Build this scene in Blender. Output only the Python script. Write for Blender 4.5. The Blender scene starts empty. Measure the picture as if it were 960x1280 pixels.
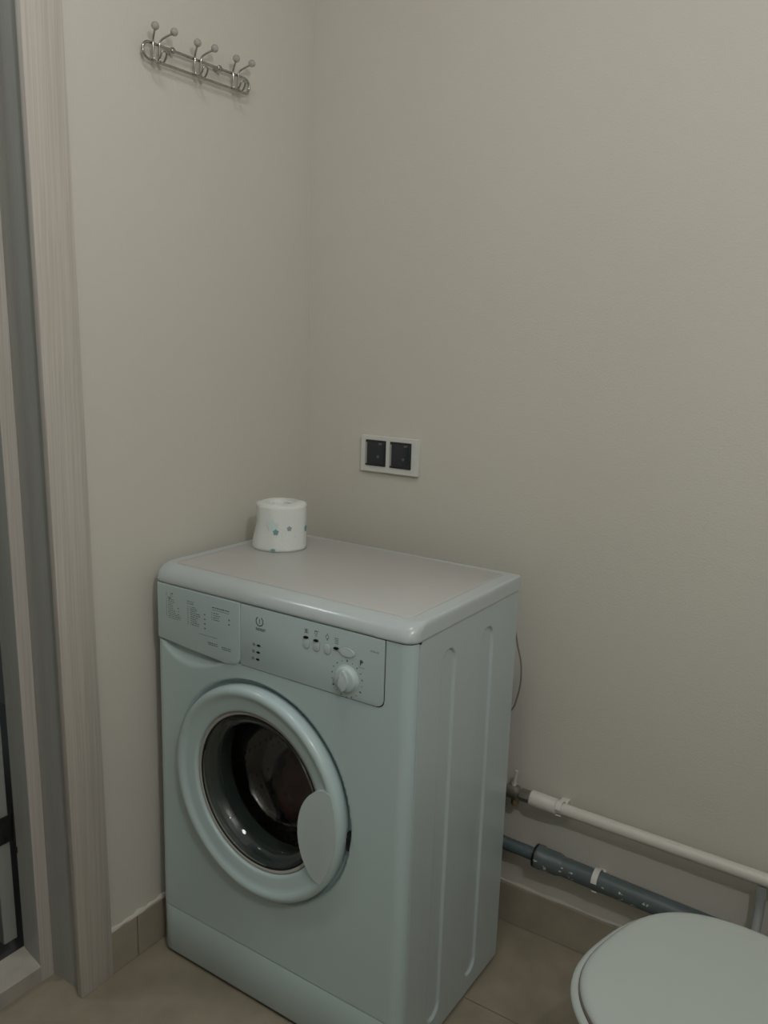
import bpy, bmesh, math, random
from mathutils import Vector, Matrix
random.seed(7)
PI = math.pi
SC = bpy.context.scene
COL = SC.collection

# ------------------------------------------------------------------ camera
cd = bpy.data.cameras.new('camera'); cam = bpy.data.objects.new('camera', cd); COL.objects.link(cam)
cd.sensor_fit = 'HORIZONTAL'; cd.sensor_width = 36.0; cd.lens = 1044.53/960*36.0
cd.clip_start = 0.02
R_ = Vector((0.835231, 0.549069, 0.030197)); U_ = Vector((-0.131983, 0.146856, 0.980313)); F_ = Vector((-0.533825, 0.822774, -0.195126))
m = Matrix.Identity(4)
for i in range(3):
    m[i][0] = R_[i]; m[i][1] = U_[i]; m[i][2] = -F_[i]; m[i][3] = (1.25653, -1.58783, 1.27418)[i]
cam.matrix_world = m
SC.camera = cam

# ------------------------------------------------------------------ world, lights, exposure
w = bpy.data.worlds.new('world'); SC.world = w; w.use_nodes = True
w.node_tree.nodes['Background'].inputs[0].default_value = (0.75, 0.82, 0.9, 1)
w.node_tree.nodes['Background'].inputs[1].default_value = 0.02

def light(name, kind, loc, energy, color, **kw):
    l = bpy.data.lights.new(name, kind); l.energy = energy; l.color = color
    for k, v in kw.items(): setattr(l, k, v)
    o = bpy.data.objects.new(name, l); COL.objects.link(o); o.location = loc
    return o
LAMP = (1.60, -1.42, 1.98)
light('wall_lamp_light', 'POINT', LAMP, 35.0, (1.0, 1.0, 1.0), shadow_soft_size=0.03)
lo = light('ceiling_fill_light', 'AREA', (0.70, -0.95, 2.46), 5.0, (1.0, 1.0, 1.0), shape='DISK', size=0.30)  # added ambient fill that also brightens the wall corner

light('hallway_fill_light', 'AREA', (-0.8, -1.3, 2.4), 8.0, (0.95, 1.0, 1.0), shape='DISK', size=0.3)  # added fill, no visible source, lightens the dark gap at the door

vs = SC.view_settings
vs.view_transform = 'Standard'; vs.look = 'None'; vs.gamma = 1.0; vs.use_curve_mapping = False
vs.exposure = -0.78

# ------------------------------------------------------------------ helpers
def lin(c):
    c = c/255.0
    return c/12.92 if c <= 0.04045 else ((c+0.055)/1.055)**2.4
def rgb(r, g, b): return (lin(r), lin(g), lin(b), 1.0)

def mat(name, col, rough=0.5, metal=0.0, spec=0.5, coat=0.0, var=0.0, vscale=8.0, bump=0.0, bscale=200.0,
        trans=0.0, ior=1.45, emit=None, strength=0.0, col2=None, stretch=None, detail=3.0, coords='Object'):
    M = bpy.data.materials.new(name); M.use_nodes = True
    nt = M.node_tree; b = nt.nodes['Principled BSDF']
    b.inputs['Base Color'].default_value = col
    b.inputs['Roughness'].default_value = rough
    b.inputs['Metallic'].default_value = metal
    b.inputs['Specular IOR Level'].default_value = spec
    b.inputs['IOR'].default_value = ior
    b.inputs['Coat Weight'].default_value = coat
    b.inputs['Coat Roughness'].default_value = 0.08
    b.inputs['Transmission Weight'].default_value = trans
    if emit:
        b.inputs['Emission Color'].default_value = emit; b.inputs['Emission Strength'].default_value = strength
    tc = nt.nodes.new('ShaderNodeTexCoord'); mp = nt.nodes.new('ShaderNodeMapping')
    nt.links.new(tc.outputs[coords], mp.inputs[0])
    if stretch: mp.inputs['Scale'].default_value = stretch
    if col2 or var:
        n = nt.nodes.new('ShaderNodeTexNoise'); n.inputs['Scale'].default_value = vscale; n.inputs['Detail'].default_value = detail
        nt.links.new(mp.outputs[0], n.inputs['Vector'])
        r = nt.nodes.new('ShaderNodeValToRGB')
        c2 = col2 if col2 else tuple(x*(1-var) for x in col[:3])+(1,)
        r.color_ramp.elements[0].position = 0.33; r.color_ramp.elements[1].position = 0.67
        r.color_ramp.elements[0].color = c2; r.color_ramp.elements[1].color = col
        nt.links.new(n.outputs[0], r.inputs[0]); nt.links.new(r.outputs[0], b.inputs['Base Color'])
    if bump:
        n2 = nt.nodes.new('ShaderNodeTexNoise'); n2.inputs['Scale'].default_value = bscale; n2.inputs['Detail'].default_value = 4
        nt.links.new(mp.outputs[0], n2.inputs['Vector'])
        bp = nt.nodes.new('ShaderNodeBump'); bp.inputs['Strength'].default_value = bump; bp.inputs['Distance'].default_value = 0.001
        nt.links.new(n2.outputs[0], bp.inputs['Height']); nt.links.new(bp.outputs[0], b.inputs['Normal'])
    return M

M = {}
M['wall'] = mat('painted_wall', (0.62, 0.600, 0.535, 1), 0.75, spec=0.25, col2=(0.61, 0.586, 0.522, 1), vscale=2.2, bump=0.45, bscale=260)
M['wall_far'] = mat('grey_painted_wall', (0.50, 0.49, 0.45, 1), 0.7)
M['ceiling'] = mat('white_ceiling', (0.75, 0.74, 0.70, 1), 0.8)
M['hall'] = mat('hall_wall', (0.42, 0.43, 0.42, 1), 0.7)
M['hall_floor'] = mat('hall_floor', (0.16, 0.17, 0.165, 1), 0.25)
M['tile'] = mat('beige_stone_tile', (0.335, 0.295, 0.220, 1), 0.42, col2=(0.275, 0.240, 0.180, 1), vscale=14, bump=0.25, bscale=60, detail=6)
M['tile_base'] = mat('brown_stone_tile', (0.38, 0.335, 0.262, 1), 0.45, col2=(0.325, 0.285, 0.222, 1), vscale=16, bump=0.25, bscale=60, detail=6)
M['grout'] = mat('grout', (0.36, 0.33, 0.27, 1), 0.9)
M['sealant'] = mat('white_sealant', (0.62, 0.59, 0.53, 1), 0.6, bump=0.6, bscale=40)
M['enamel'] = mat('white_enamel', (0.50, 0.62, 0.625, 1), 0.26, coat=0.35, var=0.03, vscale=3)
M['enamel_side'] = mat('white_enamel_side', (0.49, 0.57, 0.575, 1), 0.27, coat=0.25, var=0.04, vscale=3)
M['plastic'] = mat('white_plastic', (0.52, 0.61, 0.61, 1), 0.30, coat=0.2)
M['panel'] = mat('control_panel_plastic', (0.475, 0.58, 0.585, 1), 0.36)
M['lid'] = mat('lid_plastic', (0.50, 0.555, 0.56, 1), 0.28, coat=0.25)
M['laminate'] = mat('top_laminate', (0.515, 0.515, 0.495, 1), 0.34, var=0.03, vscale=4)
M['ring'] = mat('door_ring_plastic', (0.50, 0.62, 0.625, 1), 0.28, coat=0.25)
M['gap'] = mat('dark_gap', (0.02, 0.022, 0.022, 1), 0.8)
M['seam'] = mat('seam_grey', (0.09, 0.10, 0.10, 1), 0.7)
M['black'] = mat('black_plastic', (0.008, 0.009, 0.010, 1), 0.35)
M['print'] = mat('grey_print', (0.10, 0.115, 0.12, 1), 0.6)
M['print_dark'] = mat('dark_print', (0.035, 0.042, 0.045, 1), 0.6)
M['print_soft'] = mat('pale_grey_print', (0.22, 0.25, 0.255, 1), 0.6)
M['gasket'] = mat('grey_rubber', (0.055, 0.072, 0.068, 1), 0.5)
M['gasket_light'] = mat('pale_rubber', (0.42, 0.42, 0.37, 1), 0.3)
M['steel'] = mat('drum_steel', (0.16, 0.14, 0.13, 1), 0.45, metal=1.0)
M['glass'] = mat('door_glass', (0.93, 0.96, 0.95, 1), 0.02, trans=1.0, ior=1.47)
M['cloth'] = mat('brown_cloth', (0.34, 0.15, 0.105, 1), 0.9, col2=(0.10, 0.055, 0.045, 1), vscale=9, bump=0.8, bscale=120)
M['chrome'] = mat('chrome', (0.45, 0.45, 0.43, 1), 0.12, metal=1.0)
M['knobs'] = mat('smoky_knob', (0.55, 0.54, 0.50, 1), 0.15, trans=0.45, ior=1.3)
M['socket_frame'] = mat('white_socket_plastic', (0.66, 0.67, 0.63, 1), 0.3, coat=0.2)
M['socket_dark'] = mat('graphite_plastic', (0.022, 0.025, 0.03, 1), 0.25)
M['socket_lid'] = mat('smoked_lid', (0.03, 0.034, 0.040, 1), 0.12)
M['socket_edge'] = mat('grey_socket_edge', (0.32, 0.33, 0.33, 1), 0.3)
M['socket_mark'] = mat('dull_socket_mark', (0.11, 0.115, 0.12, 1), 0.4)
M['paper'] = mat('toilet_paper', (0.74, 0.775, 0.74, 1), 0.95, bump=0.7, bscale=220)
M['flower'] = mat('teal_print', (0.20, 0.37, 0.42, 1), 0.9)
M['flower_pale'] = mat('pale_teal_print', (0.62, 0.725, 0.72, 1), 0.9)
M['flower_grey'] = mat('slate_print', (0.30, 0.37, 0.41, 1), 0.9)
M['pipe'] = mat('white_pipe', (0.62, 0.60, 0.55, 1), 0.35)
M['drain'] = mat('slate_pvc', (0.105, 0.135, 0.138, 1), 0.4, var=0.15, vscale=20)
M['hose'] = mat('slate_hose', (0.085, 0.12, 0.125, 1), 0.45)
M['nickel'] = mat('nickel', (0.36, 0.33, 0.29, 1), 0.38, metal=0.9)
M['brass'] = mat('aged_brass', (0.36, 0.27, 0.15, 1), 0.45, metal=0.8)
M['clip'] = mat('white_clip', (0.66, 0.65, 0.60, 1), 0.5)
M['flexhose'] = mat('grey_flexible_hose', (0.30, 0.32, 0.32, 1), 0.5)
M['cable'] = mat('grey_cable', (0.20, 0.19, 0.17, 1), 0.5)
M['ceramic'] = mat('toilet_ceramic', (0.49, 0.58, 0.56, 1), 0.15, coat=0.5)
M['seat'] = mat('toilet_seat_plastic', (0.465, 0.515, 0.49, 1), 0.25, coat=0.3)
M['seat_edge'] = mat('brown_gap_strip', (0.20, 0.165, 0.125, 1), 0.6)
M['hinge'] = mat('dark_hinge', (0.035, 0.038, 0.036, 1), 0.4, metal=0.6)
M['leaf'] = mat('grey_door_leaf', (0.34, 0.36, 0.34, 1), 0.4)
M['leaf_face'] = mat('grey_door_face', (0.15, 0.16, 0.155, 1), 0.35)
M['lampglass'] = mat('lamp_glass', (0.9, 0.9, 0.88, 1), 0.4, emit=(1, 0.93, 0.83, 1), strength=3)

def wood(name, c1, c2):
    W = bpy.data.materials.new(name); W.use_nodes = True
    nt = W.node_tree; b = nt.nodes['Principled BSDF']; b.inputs['Roughness'].default_value = 0.5
    b.inputs['Specular IOR Level'].default_value = 0.3
    tc = nt.nodes.new('ShaderNodeTexCoord'); mp = nt.nodes.new('ShaderNodeMapping'); mp.inputs['Scale'].default_value = (330, 330, 2.6)
    nt.links.new(tc.outputs['Object'], mp.inputs[0])
    warp = nt.nodes.new('ShaderNodeTexNoise'); warp.inputs['Scale'].default_value = 1.6
    nt.links.new(tc.outputs['Object'], warp.inputs['Vector'])
    vm = nt.nodes.new('ShaderNodeVectorMath'); vm.operation = 'MULTIPLY_ADD'; vm.inputs[1].default_value = (4, 4, 0)
    nt.links.new(warp.outputs['Color'], vm.inputs[0]); nt.links.new(mp.outputs[0], vm.inputs[2])
    n = nt.nodes.new('ShaderNodeTexNoise'); n.inputs['Scale'].default_value = 1.0; n.inputs['Detail'].default_value = 3; n.inputs['Roughness'].default_value = 0.6
    nt.links.new(vm.outputs[0], n.inputs['Vector'])
    r = nt.nodes.new('ShaderNodeValToRGB'); r.color_ramp.elements[0].position = 0.36; r.color_ramp.elements[1].position = 0.60
    r.color_ramp.elements[0].color = c2; r.color_ramp.elements[1].color = c1
    nt.links.new(n.outputs[0], r.inputs[0]); nt.links.new(r.outputs[0], b.inputs['Base Color'])
    bp = nt.nodes.new('ShaderNodeBump'); bp.inputs['Strength'].default_value = 0.5; bp.inputs['Distance'].default_value = 0.0008
    nt.links.new(n.outputs[0], bp.inputs['Height']); nt.links.new(bp.outputs[0], b.inputs['Normal'])
    return W
M['oak'] = wood('bleached_oak', (0.55, 0.515, 0.465, 1), (0.465, 0.43, 0.385, 1))
M['oak_shaded'] = wood('shaded_oak_jamb', (0.40, 0.405, 0.385, 1), (0.37, 0.375, 0.355, 1))  # same oak, with the shade on jamb and stop sides put into the colour
M['threshold'] = mat('threshold_laminate', (0.42, 0.395, 0.35, 1), 0.5, var=0.12, vscale=30)

def link(name, bm, material, parent=None, smooth=True, angle=35, sub=0):
    me = bpy.data.meshes.new(name)
    bmesh.ops.recalc_face_normals(bm, faces=bm.faces)
    bm.to_mesh(me); bm.free()
    if material: me.materials.append(material)
    if smooth:
        for p in me.polygons: p.use_smooth = True
        me.set_sharp_from_angle(angle=math.radians(angle))
    o = bpy.data.objects.new(name, me); COL.objects.link(o)
    if parent: o.parent = parent
    return o
def empty(name, loc, rz=0):
    o = bpy.data.objects.new(name, None); COL.objects.link(o); o.location = loc; o.rotation_euler = (0, 0, rz)
    o.empty_display_size = 0.1
    return o
def tag(o, label, cat, group=None):
    o['label'] = label; o['category'] = cat
    if group: o['group'] = group
    return o
def struct(o): o['kind'] = 'structure'; return o
def copy_tree(o, parent=None):
    c = o.copy(); COL.objects.link(c); c.parent = parent
    for ch in list(o.children): copy_tree(ch, c)
    return c

def box(bm, a, b, bev=0.0, seg=2):
    (x0, y0, z0), (x1, y1, z1) = a, b
    vs_ = [bm.verts.new(p) for p in ((x0,y0,z0),(x1,y0,z0),(x1,y1,z0),(x0,y1,z0),(x0,y0,z1),(x1,y0,z1),(x1,y1,z1),(x0,y1,z1))]
    fs = [bm.faces.new([vs_[i] for i in f]) for f in ((0,3,2,1),(4,5,6,7),(0,1,5,4),(1,2,6,5),(2,3,7,6),(3,0,4,7))]
    if bev:
        es = list({e for f in fs for e in f.edges})
        bmesh.ops.bevel(bm, geom=es, offset=bev, segments=seg, profile=0.5, affect='EDGES', clamp_overlap=True)
    return fs
def nb(): return bmesh.new()
def boxo(name, a, b, material, parent=None, bev=0.0, seg=2):
    bm = nb(); box(bm, a, b, bev, seg); return link(name, bm, material, parent)
def frame_of(axis):
    a = Vector(axis).normalized()
    t = Vector((0, 0, 1)) if abs(a.z) < 0.9 else Vector((1, 0, 0))
    u = t.cross(a).normalized(); v = a.cross(u)
    return a, u, v
def lathe(bm, prof, centre, axis, segs=64, closed=False):
    """prof: list of (radius, distance along axis)"""
    a, u, v = frame_of(axis); c = Vector(centre); rings = []
    for r, h in prof:
        if r < 1e-7: rings.append([bm.verts.new(c+a*h)])
        else: rings.append([bm.verts.new(c+a*h+(u*math.cos(2*PI*k/segs)+v*math.sin(2*PI*k/segs))*r) for k in range(segs)])
    pairs = list(zip(rings[:-1], rings[1:]))
    if closed: pairs.append((rings[-1], rings[0]))
    for A, B in pairs:
        for k in range(segs):
            k2 = (k+1) % segs
            if len(A) == 1 and len(B) == 1: continue
            if len(A) == 1: bm.faces.new((A[0], B[k], B[k2]))
            elif len(B) == 1: bm.faces.new((A[k], B[0], A[k2]))
            else: bm.faces.new((A[k], B[k], B[k2], A[k2]))
def cyl(bm, p0, p1, r, segs=24, bev=0.0):
    d = Vector(p1)-Vector(p0); L = d.length
    if bev: lathe(bm, [(0,0),(r-bev,0),(r-bev*0.3,bev*0.3),(r,bev),(r,L-bev),(r-bev*0.3,L-bev*0.3),(r-bev,L),(0,L)], p0, d, segs)
    else: lathe(bm, [(0,0),(r,0),(r,L),(0,L)], p0, d, segs)
def smoothpath(pts, n=8, closed=False):
    P = [Vector(p) for p in pts]; out = []; N = len(P)
    rng = range(N) if closed else range(N-1)
    for i in rng:
        if closed: p0, p1, p2, p3 = P[i-1], P[i], P[(i+1) % N], P[(i+2) % N]
        else: p0, p1, p2, p3 = P[max(i-1,0)], P[i], P[i+1], P[min(i+2,N-1)]
        for k in range(n):
            t = k/n
            out.append(0.5*((2*p1)+(-p0+p2)*t+(2*p0-5*p1+4*p2-p3)*t*t+(-p0+3*p1-3*p2+p3)*t**3))
    if not closed: out.append(P[-1])
    return out
def tube(bm, pts, r, segs=12, closed=False, caps=True):
    P = [Vector(p) for p in pts]; N = len(P); rings = []
    rad = r if callable(r) else (lambda t: r)
    prevu = None
    for i in range(N):
        if closed: t = (P[(i+1) % N]-P[i-1]).normalized()
        else: t = (P[min(i+1,N-1)]-P[max(i-1,0)]).normalized()
        if prevu is None:
            a, u, v = frame_of(t)
        else:
            u = (prevu - t*prevu.dot(t)).normalized(); v = t.cross(u)
        prevu = u
        rr = rad(i/(N-1))
        rings.append([bm.verts.new(P[i]+(u*math.cos(2*PI*k/segs)+v*math.sin(2*PI*k/segs))*rr) for k in range(segs)])
    for i in range(N-1 if not closed else N):
        A = rings[i]; B = rings[(i+1) % N]; off = 0
        if closed and i == N-1:   # best-match twist
            off = min(range(segs), key=lambda s: (A[0].co-B[s].co).length)
        for k in range(segs):
            bm.faces.new((A[k], A[(k+1) % segs], B[(k+1+off) % segs], B[(k+off) % segs]))
    if caps and not closed:
        bm.faces.new(rings[0]); bm.faces.new(rings[-1][::-1])
def extrude_poly(bm, pts, offset, bev=0.0, seg=3):
    """pts: 3D polygon loop; offset: vector; bevel only on the far face rim"""
    A = [bm.verts.new(Vector(p)) for p in pts]; B = [bm.verts.new(Vector(p)+Vector(offset)) for p in pts]
    n = len(pts); bm.faces.new(A[::-1]); top = bm.faces.new(B)
    for k in range(n): bm.faces.new((A[k], A[(k+1) % n], B[(k+1) % n], B[k]))
    if bev: bmesh.ops.bevel(bm, geom=list(top.edges), offset=bev, segments=seg, profile=0.5, affect='EDGES', clamp_overlap=True)
def rrect(x0, x1, z0, z1, r, n=6):
    """rounded rectangle; r is a radius or (bl, br, tr, tl)"""
    if not isinstance(r, tuple): r = (r, r, r, r)
    out = []
    for (cx, cz, a0, rr) in ((x0, z0, PI, r[0]), (x1, z0, 1.5*PI, r[1]), (x1, z1, 0, r[2]), (x0, z1, 0.5*PI, r[3])):
        sx = 1 if cx == x0 else -1; sz = 1 if cz == z0 else -1
        if rr < 1e-6: out.append((cx, cz)); continue
        for k in range(n+1):
            a = a0+k/n*PI/2
            out.append((cx+sx*rr+rr*math.cos(a), cz+sz*rr+rr*math.sin(a)))
    return out
def sstep(a, b, x):
    t = max(0.0, min(1.0, (x-a)/(b-a))); return t*t*(3-2*t)

SH = -0.016          # the doorway leans slightly
def shear(o):
    for v in o.data.vertices: v.co.y += SH*v.co.z
    return o

# ------------------------------------------------------------------ room shell
RX, RY, RZ = 1.95, -2.3, 2.5
struct(boxo('wall_back', (-0.12, 0, -0.05), (RX+0.1, 0.12, RZ), M['wall']))
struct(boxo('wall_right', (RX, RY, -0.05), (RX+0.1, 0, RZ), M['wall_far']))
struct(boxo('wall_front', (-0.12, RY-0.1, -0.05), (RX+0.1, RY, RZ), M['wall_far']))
struct(boxo('ceiling', (-1.6, RY-0.1, RZ), (RX+0.1, 0.12, RZ+0.1), M['ceiling']))
bm = nb()
box(bm, (-0.12, -0.700, -0.05), (0, 0, RZ)); box(bm, (-0.12, RY, -0.05), (0, -1.45, RZ)); box(bm, (-0.12, -1.45, 2.06), (0, -0.700, RZ))
for v in bm.verts:
    if abs(v.co.y+0.700) < 1e-4: v.co.y = -0.690+SH*v.co.z
struct(link('wall_left', bm, M['wall'], smooth=False))
struct(boxo('wall_hallway', (-1.6, RY, -0.05), (-1.5, 0.1, RZ), M['hall']))
struct(boxo('wall_hallway_end', (-1.5, 0.0, -0.05), (-0.12, 0.1, RZ), M['hall']))
fl = boxo('floor', (-0.10, RY, -0.05), (RX, 0, -0.003), M['grout']); struct(fl)
struct(boxo('floor_hallway', (-1.6, RY, -0.05), (-0.10, 0, -0.004), M['hall_floor']))
xs = [-0.096, 0.48, 1.08, 1.68, RX]; ys = [0.0, -0.265, -0.865, -1.465, -2.065, RY]
for i in range(len(xs)-1):
    for j in range(len(ys)-1):
        boxo('tile', (xs[i]+0.0012, ys[j+1]+0.0012, -0.012), (xs[i+1]-0.0012, ys[j]-0.0012, 0.0), M['tile'], fl, 0.0008, 1)

# tiled skirting, each tile a piece
HB = 0.095
bl = boxo('baseboard_left', (0.0005, -0.632, 0.0), (0.004, -0.002, HB-0.004), M['grout']); struct(bl)
for a, b in ((-0.630, -0.5625), (-0.5600, -0.262), (-0.2595, -0.012)):
    boxo('tile', (0.001, a, 0.0005), (0.010, b, HB), M['tile_base'], bl, 0.0010, 1)
bb = boxo('baseboard_back', (0.0, -0.004, 0.0), (RX, -0.0005, HB-0.004), M['grout']); struct(bb)
for a, b in ((0.001, 0.379), (0.3815, 0.979), (0.9815, 1.579), (1.5815, RX-0.002)):
    boxo('tile', (a, -0.010, 0.0005), (b, -0.001, HB), M['tile_base'], bb, 0.0010, 1)
def bead(name, p0, p1, parent, r):
    bm = nb(); n = 60; rr = random.Random(3)
    pts = []
    for k in range(n+1):
        t = k/n; p = Vector(p0).lerp(Vector(p1), t); p.z += rr.uniform(-0.0012, 0.0012); pts.append(p)
    tube(bm, pts, lambda t: r*(0.8+0.35*math.sin(t*37)*math.sin(t*91)), 8)
    return link(name, bm, M['sealant'], parent)
bead('sealant_bead', (0.004, -0.628, HB+0.001), (0.004, 0, HB+0.001), bl, 0.006)
bead('sealant_bead', (0, -0.003, HB+0.001), (RX, -0.003, HB+0.001), bb, 0.0045)

# door casing: architrave, jamb, stop, threshold
tr = empty('trim_1', (0, 0, 0)); struct(tr)
def shbox(name, a, b, material, parent, bev=0.0): return shear(boxo(name, a, b, material, parent, bev))
shbox('architrave', (0.0, -0.7045, 0.0), (0.013, -0.6275, 2.10), M['oak'], tr, 0.0015)
bm = nb(); box(bm, (0.0, -1.49, 0.0), (0.013, -1.40, 2.10), 0.0015); shear(link('architrave', bm, M['oak'], tr))
bm = nb(); box(bm, (0.0, -1.42, 2.02), (0.0125, -0.70, 2.11), 0.0015); link('architrave', bm, M['oak'], tr)
shbox('jamb', (-0.150, -0.6930, 0.0), (0.0, -0.6880, 2.06), M['oak_shaded'], tr)
shbox('jamb', (-0.150, -1.450, 0.0), (0.0, -1.430, 2.06), M['oak_shaded'], tr)
shbox('jamb', (-0.150, -1.430, 2.04), (0.0, -0.693, 2.07), M['oak_shaded'], tr)
shbox('door_stop', (-0.143, -0.7215, 0.0), (-0.0915, -0.6935, 2.04), M['oak_shaded'], tr)
shbox('door_stop_face', (-0.0914, -0.7218, 0.0), (-0.090, -0.6935, 2.04), M['oak'], tr)
bm = nb()
prof = [(-0.090, 0.0), (-0.090, 0.034), (-0.0925, 0.036), (-0.145, 0.056), (-0.15, 0.0)]
extrude_poly(bm, [(x, -0.7215 if x < -0.0901 else -0.722, z) for x, z in prof], (0, -0.71, 0))
link('threshold', bm, M['threshold'], tr)

# open door leaf seen through the doorway
dl = empty('door_1', (-0.152, -0.727, 0)); struct(dl)
shear(boxo('door_leaf', (-0.72, -0.030, 0.078), (-0.004, -0.001, 2.03), M['leaf_face'], dl, 0.001))
shear(boxo('edge_band', (-0.0045, -0.0295, 0.078), (-0.001, -0.0015, 2.03), M['leaf'], dl, 0.0008))
def hinge(z):
    h = boxo('hinge', (0.0, -0.030, z+0.012), (0.004, -0.002, z+0.068), M['hinge'], dl, 0.001)
    bm = nb(); cyl(bm, (0.004, 0.003, z-0.008), (0.004, 0.003, z+0.088), 0.0045, 14, 0.001)
    box(bm, (0.004, 0.000, z+0.070), (0.012, 0.014, z+0.090), 0.001)
    box(bm, (0.004, 0.000, z-0.016), (0.012, 0.010, z-0.002), 0.001)
    link('hinge_pin', bm, M['hinge'], h)
    for dz in (0.022, 0.040, 0.058):
        bm = nb(); cyl(bm, (0.0035, -0.018, z+dz), (0.0045, -0.018, z+dz), 0.0032, 14); link('screw', bm, M['black'], h)
hinge(0.285)
hinge(1.75)

# ------------------------------------------------------------------ washing machine
X0, YB, PHI = 0.0347, -0.1240, -0.00708
W, D, H = 0.5936, 0.3921, 0.846
ZS = 0.814           # seam under the lid
wm = empty('washing_machine', (X0, YB, 0), PHI)
tag(wm, 'white front-loading washing machine with round door standing against the wall', 'washing machine')
CX, CZ = 0.2730, 0.4570   # door centre
RC = 0.022               # rounded vertical corners of the front shell

def outline(s):
    """front shell in plan, s = developed x in 0..W ; returns x, y, normal"""
    if s < RC:
        a = (1-s/RC)*PI/2*0.92
        return (RC-RC*math.sin(a), -D+RC-RC*math.cos(a), (-math.sin(a), -math.cos(a)))
    if s > W-RC:
        a = (s-(W-RC))/RC*PI/2*0.92
        return (W-RC+RC*math.sin(a), -D+RC-RC*math.cos(a), (math.sin(a), -math.cos(a)))
    return (s, -D, (0, -1))
def sd_rrect(x, z, x0, x1, z0, z1, r):
    cx, cz = (x0+x1)/2, (z0+z1)/2; dx = abs(x-cx)-(x1-x0)/2+r; dz = abs(z-cz)-(z1-z0)/2+r
    return min(max(dx, dz), 0)+math.hypot(max(dx, 0), max(dz, 0))-r
WU = (-0.5, 0.866); WE = 0.020
def warp(x, z, e=WE):
    dx, dz = x-CX, z-CZ; a = dx*WU[0]+dz*WU[1]; b = -dx*WU[1]+dz*WU[0]
    a *= 1+e; b *= 1-e
    return CX+a*WU[0]-b*WU[1], CZ+a*WU[1]+b*WU[0]
PX0, PX1, PZ0 = 0.012, 0.5420, 0.6975
def scoop(x, z):
    # crescent finger scoop below the detergent drawer
    if x < 0.018 or x > 0.205 or z > 0.703: return 0
    t = (x-0.018)/(0.205-0.018)
    low = 0.700-0.0085*t - 0.040*(math.sin(PI*t**0.72)**1.15)
    up = 0.700-0.008*t
    if z < low: return 0
    f = (z-low)/max(up-low, 1e-4)
    return 0.018*sstep(0, 1, f)*min(1.0, (up-low)/0.022)
def disp(x, z):
    d = 0.0
    xw, zw = warp(x, z, -WE); r = math.hypot(xw-CX, zw-CZ)
    if r < 0.2140: d = 0.013*(1-sstep(0.2050, 0.2138, r))
    s = sd_rrect(x, z, PX0-0.0012, PX1+0.0020, PZ0-0.0020, 0.90, 0.0150)
    if s < 0: d = max(d, 0.006 if s < -0.0004 else 0.0)
    d = max(d, scoop(x, z))
    return d
def axis_points(a, b, step, fine):
    pts = set(); n = int(round((b-a)/step))
    for k in range(n+1): pts.add(round(a+(b-a)*k/n, 5))
    for f0, f1, fs in fine:
        n = int(round((f1-f0)/fs))
        for k in range(n+1): pts.add(round(f0+(f1-f0)*k/n, 5))
    P = sorted(pts); out = [P[0]]
    for p in P[1:]:
        if p-out[-1] > 0.0004: out.append(p)
    out[-1] = b
    return out
def grid_front():
    bm = nb()
    xs_ = axis_points(0, W, 0.0045, [(0, RC, 0.0022), (W-RC, W, 0.0022), (0.526, 0.546, 0.0008), (0.008, 0.014, 0.0008)])
    zs_ = axis_points(0.1165, ZS-0.0005, 0.0045, [(0.655, 0.715, 0.0012), (0.692, 0.700, 0.0006)])
    V = {}
    for i, s in enumerate(xs_):
        x, y, n = outline(s)
        for j, z in enumerate(zs_):
            d = disp(s, z)
            V[i, j] = bm.verts.new((x-n[0]*d, y-n[1]*d, z))
    for i in range(len(xs_)-1):
        for j in range(len(zs_)-1):
            xm, zm = (xs_[i]+xs_[i+1])/2, (zs_[j]+zs_[j+1])/2
            if math.hypot(xm-CX, zm-CZ) < 0.165: continue
            bm.faces.new((V[i,j], V[i+1,j], V[i+1,j+1], V[i,j+1]))
    for v in [v for v in bm.verts if not v.link_faces]: bm.verts.remove(v)
    return bm
fp = link('front_panel', grid_front(), M['enamel'], wm, angle=40)

# plinth below the front panel
bm = nb(); N = 60; rows = []
for z, dd in ((0.008, 0.002), (0.011, 0.0), (0.1115, 0.0), (0.1145, 0.0015), (0.1150, 0.010)):
    row = []
    for k in range(N+1):
        s = W*k/N; x, y, n = outline(s); row.append(bm.verts.new((x-n[0]*dd, y-n[1]*dd, z)))
    rows.append(row)
for A, B in zip(rows[:-1], rows[1:]):
    for k in range(N): bm.faces.new((A[k], A[k+1], B[k+1], B[k]))
link('plinth', bm, M['enamel'], wm)
# dark inner shell behind the seams
bm = nb()
box(bm, (0.012, -D+0.020, 0.010), (W-0.012, -D+0.0215, 0.30)); box(bm, (0.012, -D+0.020, 0.64), (W-0.012, -D+0.0215, 0.812))
box(bm, (0.012, -D+0.020, 0.30), (0.09, -D+0.0215, 0.64)); box(bm, (0.46, -D+0.020, 0.30), (W-0.012, -D+0.0215, 0.64))
link('inner_shell', bm, M['seam'], wm)

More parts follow.
